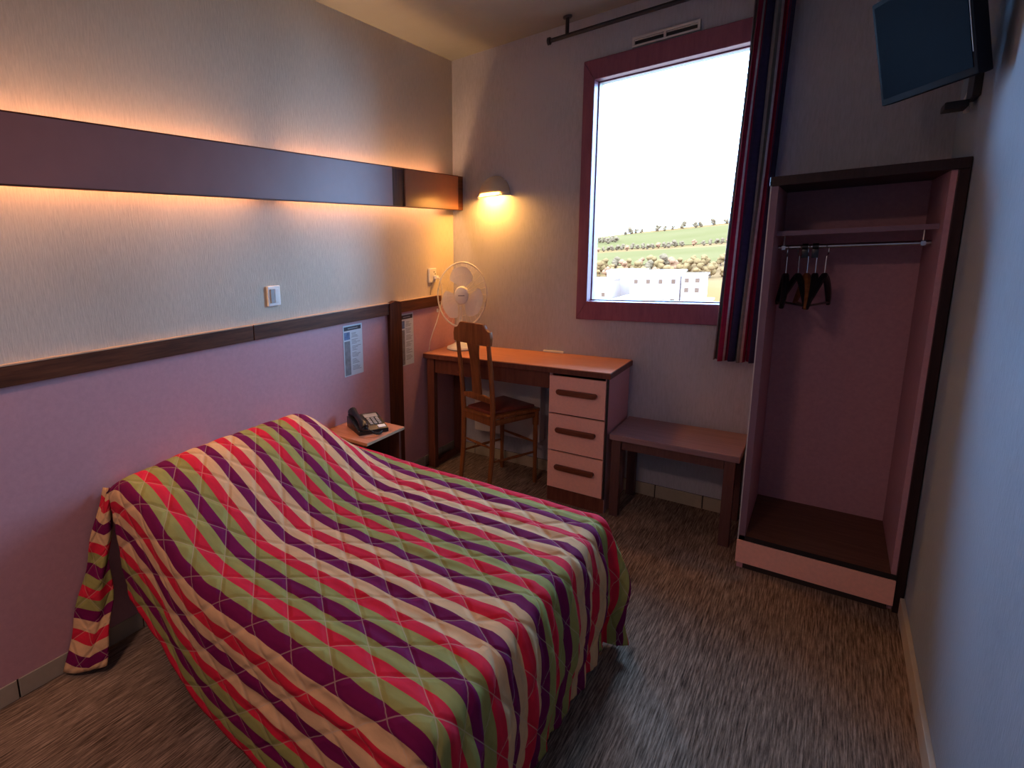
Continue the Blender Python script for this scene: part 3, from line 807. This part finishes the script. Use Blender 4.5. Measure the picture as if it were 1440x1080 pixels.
for i in range(150):
    t = i / 149; a = t * 2 * PI * 16
    cx_ = -0.045 + 0.09 * t; cy_ = -0.095 - 0.035 * math.sin(t * PI); cz = 0.012 + 0.034 * (1 - t) ** 3
    coil.append((cx_, cy_ + 0.006 * math.cos(a), cz + 0.006 * math.sin(a)))
link('coiled_cord', g_tube(coil, 0.0018, 5), M_blk, ph, True, local=True)

# ------------------------------------------------------------------ chair
ch = thing('wooden_chair', (0.422, -0.455, 0), 'wooden chair with splat back and maroon seat pushed under the desk', 'chair', rot=(0, 0, math.radians(-20)))
CH = dict(local=True)
def post(sx):
    return g_tube([(sx * 0.118, -0.030, 0.0), (sx * 0.119, -0.006, 0.22), (sx * 0.120, 0.0, 0.42), (sx * 0.122, -0.006, 0.56), (sx * 0.124, -0.024, 0.74), (sx * 0.124, -0.040, 0.875)],
                  [0.013, 0.014, 0.0155, 0.0145, 0.0125, 0.011], 10)
for sx in (-1, 1): link('back_leg', post(sx), M_chair, ch, SM, **CH)
for sx in (-1, 1):
    link('front_leg', g_tube([(sx * 0.132, 0.315, 0.0), (sx * 0.132, 0.315, 0.03), (sx * 0.132, 0.315, 0.10), (sx * 0.132, 0.315, 0.30), (sx * 0.132, 0.315, 0.35), (sx * 0.132, 0.315, 0.36), (sx * 0.132, 0.315, 0.438)],
         [0.010, 0.013, 0.010, 0.014, 0.012, 0.017, 0.017], 12), M_chair, ch, SM, **CH)
# crest rail, shaped outline, slightly curved
ol = [(-0.146, 0.862), (-0.150, 0.905), (-0.143, 0.938), (-0.128, 0.940), (-0.112, 0.950), (-0.100, 0.968), (-0.090, 0.975), (0.090, 0.975), (0.100, 0.968), (0.112, 0.950), (0.128, 0.940), (0.143, 0.938), (0.150, 0.905), (0.146, 0.862), (0.10, 0.858), (-0.10, 0.858)]
cr = g_prism(ol, -0.052, -0.032, 'y', 0.003)
link('crest_rail', cr, M_chair, ch, SM, **CH)
sp_ol = []
for i in range(13):
    t = i / 12; z = 0.552 + t * 0.308
    w = 0.036 - 0.004 * math.sin(t * PI) + 0.008 * sstep(0.75, 1.0, t)
    sp_ol.append((w, z))
sp_ol = sp_ol + [(-w, z) for w, z in reversed(sp_ol)]
spl = g_prism(sp_ol, -0.006, 0.006, 'y')
for v_ in spl.verts: v_.co.y += -0.006 - 0.034 * max(0, (v_.co.z - 0.56) / 0.32) ** 1.3
link('splat', spl, M_chair, ch, SM, **CH)
lr = g_prism([(-0.108, 0.530), (0.108, 0.530), (0.108, 0.556), (0.05, 0.566), (-0.05, 0.566), (-0.108, 0.556)], -0.014, 0.004, 'y', 0.002)
link('lower_back_rail', lr, M_chair, ch, SM, **CH)
seat_ol = [(-0.105, -0.012), (0.105, -0.012), (0.106, 0.016), (0.122, 0.016), (0.150, 0.325), (0.142, 0.338), (-0.142, 0.338), (-0.150, 0.325), (-0.122, 0.016), (-0.106, 0.016)]
link('seat_frame', g_prism(seat_ol, 0.438, 0.456, 'z', 0.003), M_chair, ch, SM, **CH)
pad = g_prism([(-0.094, 0.004), (0.094, 0.004), (0.124, 0.315), (-0.124, 0.315)], 0.4565, 0.476, 'z', 0.008)
link('seat_pad', pad, M_seat, ch, SM, label='maroon seat pad', **CH)
link('seat_rail', g_box(-0.106, 0.106, -0.008, 0.006, 0.400, 0.4375), M_chair, ch, **CH)
link('seat_rail', g_box(-0.115, 0.115, 0.308, 0.322, 0.392, 0.4375), M_chair, ch, **CH)
for sx in (-1, 1):
    link('seat_rail', g_tube([(sx * 0.124, 0.014, 0.418), (sx * 0.131, 0.300, 0.418)], 0.013, 8, squash=1.3), M_chair, ch, SM, **CH)
    link('stretcher', g_tube([(sx * 0.120, 0.010, 0.19), (sx * 0.128, 0.17, 0.19), (sx * 0.131, 0.305, 0.19)], [0.006, 0.009, 0.006], 8), M_chair, ch, SM, **CH)
link('stretcher', g_tube([(-0.106, -0.003, 0.27), (0.0, -0.003, 0.27), (0.106, -0.003, 0.27)], [0.006, 0.009, 0.006], 8), M_chair, ch, SM, **CH)
link('stretcher', g_tube([(-0.119, 0.315, 0.25), (0.0, 0.315, 0.25), (0.119, 0.315, 0.25)], [0.006, 0.009, 0.006], 8), M_chair, ch, SM, **CH)

# ------------------------------------------------------------------ fan
FA = math.radians(26)
fn = thing('table_fan', (0.142, -0.165, 0.7505), 'white table fan standing in the corner of the desk', 'fan', rot=(0, 0, FA)); fn.scale = (0.74, 0.80, 1.0)
link('base', g_lathe([(0.108, 0.0), (0.112, 0.008), (0.108, 0.018), (0.070, 0.030), (0.030, 0.048), (0.024, 0.07)], (0, 0, 0), 28), M_white, fn, SM, local=True)
link('base_ring', g_lathe([(0.1125, 0.002), (0.1135, 0.0055), (0.1125, 0.008)], (0, 0, 0), 28, cap=False), M_grey, fn, SM, local=True)
link('pole', g_tube([(0, 0, 0.065), (0, 0, 0.30)], [0.021, 0.017], 14), M_white, fn, SM, local=True)
hd = (0.02, -0.02, 0.348)
link('motor', g_lathe([(0.030, 0.10), (0.046, 0.085), (0.052, 0.05), (0.050, 0.015), (0.030, 0.0)], (hd[0], hd[1], hd[2]), 20, 'y'), M_white, fn, SM, local=True)
GR = 0.199
def wires(front):
    bms = []
    s_ = -1 if front else 1
    for k in range(28):
        a = 2 * PI * k / 28
        pts = []
        for i in range(7):
            t = i / 6; r = 0.05 + (GR - 0.05) * t
            y_ = s_ * (0.042 * math.sqrt(max(0, 1 - (t * 0.98) ** 2.6)) + 0.004)
            pts.append((hd[0] + r * math.cos(a), -0.052 + y_, hd[2] + r * math.sin(a)))
        bms.append(g_tube(pts, 0.0006, 4, cap=False))
    return merge(*bms)
fg = link('front_guard', wires(True), M_wire, fn, True, local=True); fg['kind'] = 'stuff'
rg_ = link('rear_guard', wires(False), M_wire, fn, True, local=True); rg_['kind'] = 'stuff'
def circ(r, y_, w, n=56):
    return g_tube([(hd[0] + r * math.cos(2*PI*i/n), y_, hd[2] + r * math.sin(2*PI*i/n)) for i in range(n + 1)], w, 8, cap=False)
link('guard_rim', circ(GR, -0.052, 0.0055), M_white, fn, True, local=True)
link('guard_ring', circ(0.125, -0.052 - 0.040, 0.0011), M_wire, fn, True, local=True)
link('guard_clip', g_box(hd[0] - GR - 0.010, hd[0] - GR + 0.004, -0.062, -0.046, hd[2] - 0.105, hd[2] - 0.085, 0.002), M_wire, fn, local=True)
cap_ = link('hub_cap', g_lathe([(0.057, -0.088), (0.058, -0.096), (0.051, -0.108), (0.030, -0.115), (0.004, -0.117)], (hd[0], 0, hd[2]), 28, 'y'), M_white, fn, SM, local=True)
link('hub_badge', g_box(hd[0] - 0.026, hd[0] + 0.026, -0.1185, -0.1165, hd[2] - 0.0035, hd[2] + 0.0035, 0.0005, 1), M_grey, cap_, local=True)
link('blade_hub', g_lathe([(0.026, -0.075), (0.028, -0.03), (0.024, -0.028)], (hd[0], 0, hd[2]), 18, 'y'), M_white, fn, SM, local=True)
for k in range(3):
    a0 = math.radians(82 + 120 * k)
    bm = bmesh.new(); g = []
    for i in range(13):
        t = i / 12; r = 0.024 + 0.150 * t
        half = math.radians(20 + 24 * math.sin(min(1, t * 1.15) * PI * 0.62)) * (1 - 0.55 * max(0, t - 0.8) / 0.2 * 1.0)
        row = []
        for j in range(9):
            u = -1 + 2 * j / 8
            aa = a0 + u * half + 0.25 * t
            row.append(bm.verts.new((hd[0] + r * math.cos(aa), -0.052 + 0.009 * u * (0.6 + .4 * t), hd[2] + r * math.sin(aa))))
        g.append(row)
    for i in range(12):
        for j in range(8): bm.faces.new((g[i][j], g[i][j+1], g[i+1][j+1], g[i+1][j]))
    link('blade', bm, M_blade, fn, True, local=True)

# ------------------------------------------------------------------ the view outside
def grass_mat(name, c0, c1, sc):
    mt, nt, b = new_mat(name)
    v = noise_tex(nt, coords(nt, 'Object', sc), 1.0, 4)
    lk(nt, ramp(nt, v, [(0.35, c0), (0.65, c1)]), b.inputs['Base Color']); b.inputs['Roughness'].default_value = 1
    b.inputs['Specular IOR Level'].default_value = 0
    return mt
M_hill = grass_mat('pale autumn meadow', (0.125, 0.056, 0.018), (0.15, 0.066, 0.026), (0.02, 0.03, 0.02))
M_meadow = grass_mat('green meadow', (0.082, 0.050, 0.016), (0.096, 0.056, 0.020), (0.02, 0.03, 0.02))
M_town = grass_mat('pale paving', (0.236, 0.142, 0.096), (0.304, 0.180, 0.128), (0.05, 0.05, 0.05))
M_leaf = grass_mat('yellow green foliage', (0.13, 0.060, 0.020), (0.19, 0.085, 0.032), (0.4, 0.4, 0.4))
M_leaf2 = grass_mat('grey green foliage', (0.105, 0.056, 0.026), (0.15, 0.075, 0.038), (0.4, 0.4, 0.4))
M_leaf3 = grass_mat('orange brown foliage', (0.18, 0.070, 0.030), (0.24, 0.092, 0.044), (0.4, 0.4, 0.4))
M_bark = plain('tree bark', (0.081, 0.043, 0.028), 0.9)
M_bwall = plain('pale rendered wall', (0.371, 0.228, 0.168), 0.8, 0.04, (0.2, 0.2, 0.2))
M_broof = plain('pale flat roof', (0.304, 0.190, 0.144), 0.8, 0.04, (0.2, 0.2, 0.2))
M_bglass = plain('dull window glass', (0.11, 0.050, 0.028), 0.8, spec=0)
M_bblue = plain('blue cladding', (0.030, 0.030, 0.024), 0.8, spec=0)
M_car = plain('red car paint', (0.080, 0.018, 0.010), 0.6, spec=0.1)
M_car2 = plain('silver car paint', (0.035, 0.016, 0.009), 0.6, spec=0.1)

GZ = -20.0
PROF = [(-100, -20), (195, -20), (240, -13.5), (262, -8.6), (345, -2.4), (470, 10.5), (900, 30)]
def ground_z(x, y):
    for (a, za), (b, zb) in zip(PROF, PROF[1:]):
        if a <= y <= b:
            z = za + (zb - za) * (y - a) / (b - a); break
    k = 1 + 0.0020 * (x + 60)
    return GZ + (z - GZ) * max(0.4, k) + 0.5 * noise.noise(Vector((x * 0.02, y * 0.02, 0))) * min(1, max(0, (y - 195) / 60))
def hill(name, x0, x1, y0, y1, nx, ny, dz=0.0, wavy=0):
    bm = bmesh.new(); g = []
    for j in range(ny + 1):
        row = []
        for i in range(nx + 1):
            x_ = x0 + (x1 - x0) * i / nx; y_ = y0 + (y1 - y0) * j / ny
            if wavy: y_ += wavy * math.sin(x_ * 0.03) 
            row.append(bm.verts.new((x_, y_, ground_z(x_, y_) + dz)))
        g.append(row)
    for j in range(ny):
        for i in range(nx): bm.faces.new((g[j][i], g[j][i+1], g[j+1][i+1], g[j+1][i]))
    return bm
def flat(name, x0, x1, y0, y1, z, mat, lab):
    o = link(name, g_box(x0, x1, y0, y1, z - 0.5, z), mat, None); o['kind'] = 'structure'; o['label'] = lab; o['category'] = 'ground'
flat('town_ground', -160, 80, 12, 196, GZ, M_town, 'pale paved ground of the town below the window')
o = link('hillside', hill('hillside', -300, 120, 195, 470, 40, 30), M_hill, None, True); o['kind'] = 'structure'; o['label'] = 'yellowish hillside rising behind the town'; o['category'] = 'hill'
o = link('meadow', hill('meadow', -180, 60, 262, 322, 30, 8, 0.25, 5), M_meadow, None, True); tag(o, 'lower green meadow strip on the hillside', 'meadow', kind='structure')
o = link('meadow', hill('meadow', -150, 90, 345, 452, 30, 8, 0.25, 6), M_meadow, None, True); tag(o, 'upper green meadow below the skyline', 'meadow', kind='structure')

def blob_tree(h, w, seed):
    rr = random.Random(seed); bm = bmesh.new()
    for k in range(7):
        r = w * (0.24 + 0.14 * rr.random())
        c = Vector((rr.uniform(-.3, .3) * w, rr.uniform(-.3, .3) * w, h * (0.36 + 0.095 * k)))
        ret = bmesh.ops.create_icosphere(bm, subdivisions=2, radius=r, matrix=Matrix.Translation(c))
        for v_ in ret['verts']:
            v_.co = c + (v_.co - c) * (1 + 0.55 * noise.noise((v_.co + Vector((seed, 0, 0))) * 1.9)) * Vector((1, 1, 1.15)).length / 1.77
    return bm
kinds = [('yellow green tree on the lower slope behind the town', M_leaf), ('grey green tree in the hedge row on the slope', M_leaf2), ('orange brown autumn tree on the slope', M_leaf3)]
protos = []
for ki, (lb_, mt_) in enumerate(kinds):
    for s_ in range(2):
        e_ = thing('tree', (0, 0, 0), lb_, 'tree', group=['yellow green trees behind the town', 'grey green hedge trees on the slope', 'orange brown trees on the slope'][ki])
        f_ = link('foliage', blob_tree(5.2 + s_, 4.4, ki * 5 + s_), mt_, e_, True, local=True)
        k_ = link('trunk', g_tube([(0, 0, -0.4), (0.05, 0, 1.3), (0, 0.05, 2.8)], [0.26, 0.2, 0.14], 7), M_bark, e_, True, local=True)
        protos.append((e_, f_, k_, ki))
used = set(); planted = []
def plant(ki, x_, y_, s_, v_):
    if any(math.hypot(x_ - a, y_ - b) < 2.3 * (s_ + c) for a, b, c in planted): return
    planted.append((x_, y_, s_))
    e_, f_, k_, _ = protos[ki * 2 + v_]
    if e_.name in used:
        o = e_.copy(); COL.objects.link(o)
        for c in (f_, k_):
            d = c.copy(); COL.objects.link(d); d.parent = o
    else:
        o = e_; used.add(e_.name)
    o.location = (x_, y_, ground_z(x_, y_)); o.scale = (s_, s_, s_); o.rotation_euler = (0, 0, R.random() * 6)
def dirx(px, y):           # direction through the window for a picture column, on the distant ground
    return 1.836 + (y + 3.1) * (-0.325 + (px - 845) / 195 * 0.215)
for i in range(56):         # tree belt at the foot of the slope
    px = 796 + i * 5.6 + R.uniform(-1, 1); y_ = 236 + (i % 3) * 8 + R.uniform(0, 2)
    ki = 0 if px < 880 else (0, 1, 0, 2)[i % 4]
    if px > 970: ki = 0
    plant(ki, dirx(px, y_), y_, 0.55 + 0.30 * R.random(), i % 2)
for i in range(30):         # hedge row between the meadows
    px = 865 + i * 7 + R.uniform(-1, 1); y_ = 331 + R.uniform(-4, 6)
    plant(1 if i % 6 else 2, dirx(px, y_), y_, 0.42 + 0.14 * R.random(), i % 2)
for i in range(9):          # left slope
    px = 842 + i * 6; y_ = 380 + R.uniform(-10, 25)
    plant(1, dirx(px, y_), y_, 0.55 + 0.2 * R.random(), i % 2)
for i, px in enumerate((903, 910, 918, 925, 947, 955, 966, 978, 993, 999, 1004, 1014, 1028)):   # skyline
    y_ = 452 + R.uniform(0, 8)
    plant(1, dirx(px, y_), y_, (0.5, 0.8, 0.6)[i % 3] * (1.0 if px < 990 else 1.2), i % 2)

def building(x, y, w, d, h, label, wmat=M_bwall, cols=5, rows=2, gable=False, blue=0):
    b = thing('building', (x, y, GZ), label, 'building')
    link('walls', g_box(-w/2, w/2, -d/2, d/2, 0, h), wmat, b, local=True)
    if gable:
        link('roof', g_prism([(-w/2 - .4, h), (w/2 + .4, h), (0, h + w * 0.16)], -d/2 - .4, d/2 + .4, 'y'), M_broof, b, local=True)
    else:
        link('roof', g_box(-w/2 - .3, w/2 + .3, -d/2 - .3, d/2 + .3, h, h + 0.5), M_broof, b, local=True)
    for r_ in range(rows):
        for c_ in range(cols):
            cx_ = -w/2 + w * (c_ + .5) / cols; cz = h * (r_ + .55) / rows
            fr = link('window', g_box(cx_ - .62, cx_ + .62, -d/2 - .10, -d/2, cz - .75, cz + .75), wmat, b, local=True)
            link('pane', g_box(cx_ - .5, cx_ + .5, -d/2 - .16, -d/2 - .10, cz - .62, cz + .62), M_bblue if c_ < blue else M_bglass, fr, local=True)
def bz(px, y): return dirx(px, y)
building(bz(862, 178), 178, 12, 10, 9.4, 'broad white building at the left of the window view', cols=3, rows=1)
building(bz(908, 190), 190, 10, 8, 11.5, 'white block in the middle left of the window view', cols=2, rows=2)
building(bz(950, 180), 180, 13, 8, 11.6, 'long white flat roofed block in the middle of the view', cols=4, rows=2)
building(bz(997, 176), 176, 5, 8, 10.8, 'narrow block with small dark windows right of the middle', cols=2, rows=4)
building(bz(1002, 163), 163, 6, 5, 5.0, 'low shed with blue glazing at the right of the view', cols=3, rows=1, blue=3)
building(bz(925, 170), 170, 12, 6, 4.4, 'low pale shed nearest the window in the middle of the view', cols=4, rows=1, gable=True)
def car(x, y, rz, mat, label):
    c = thing('car', (x, y, GZ), label, 'car', rot=(0, 0, rz))
    ol_ = [(-2.1, .35), (2.1, .35), (2.15, .8), (1.2, .95), (0.7, 1.45), (-1.1, 1.45), (-1.9, 0.95), (-2.15, .8)]
    link('body', g_prism(ol_, -0.85, 0.85, 'y', 0.08), mat, c, SM, local=True)
    link('glazing', g_prism([(-1.75, .98), (1.1, .98), (.66, 1.38), (-1.05, 1.38)], -0.87, 0.87, 'y'), M_bglass, c, local=True)
    for wx_ in (-1.3, 1.3):
        for wy_ in (-.75, .75):
            link('wheel', g_lathe([(0.33, -.1), (0.36, 0), (0.33, .1)], (wx_, wy_, 0.36), 14, 'y'), M_blk, c, SM, local=True)
car(bz(872, 162), 162, 0.2, M_car, 'red car parked at the lower left of the window view')
car(bz(905, 160), 160, 0.1, M_car2, 'silver car parked in the lower middle of the window view')
car(bz(972, 167), 167, -0.1, M_car2, 'silver car farther back beside the long white block')

for e_, f_, k_, _ in protos:
    if e_.name not in used:
        for o in (f_, k_, e_): bpy.data.objects.remove(o)
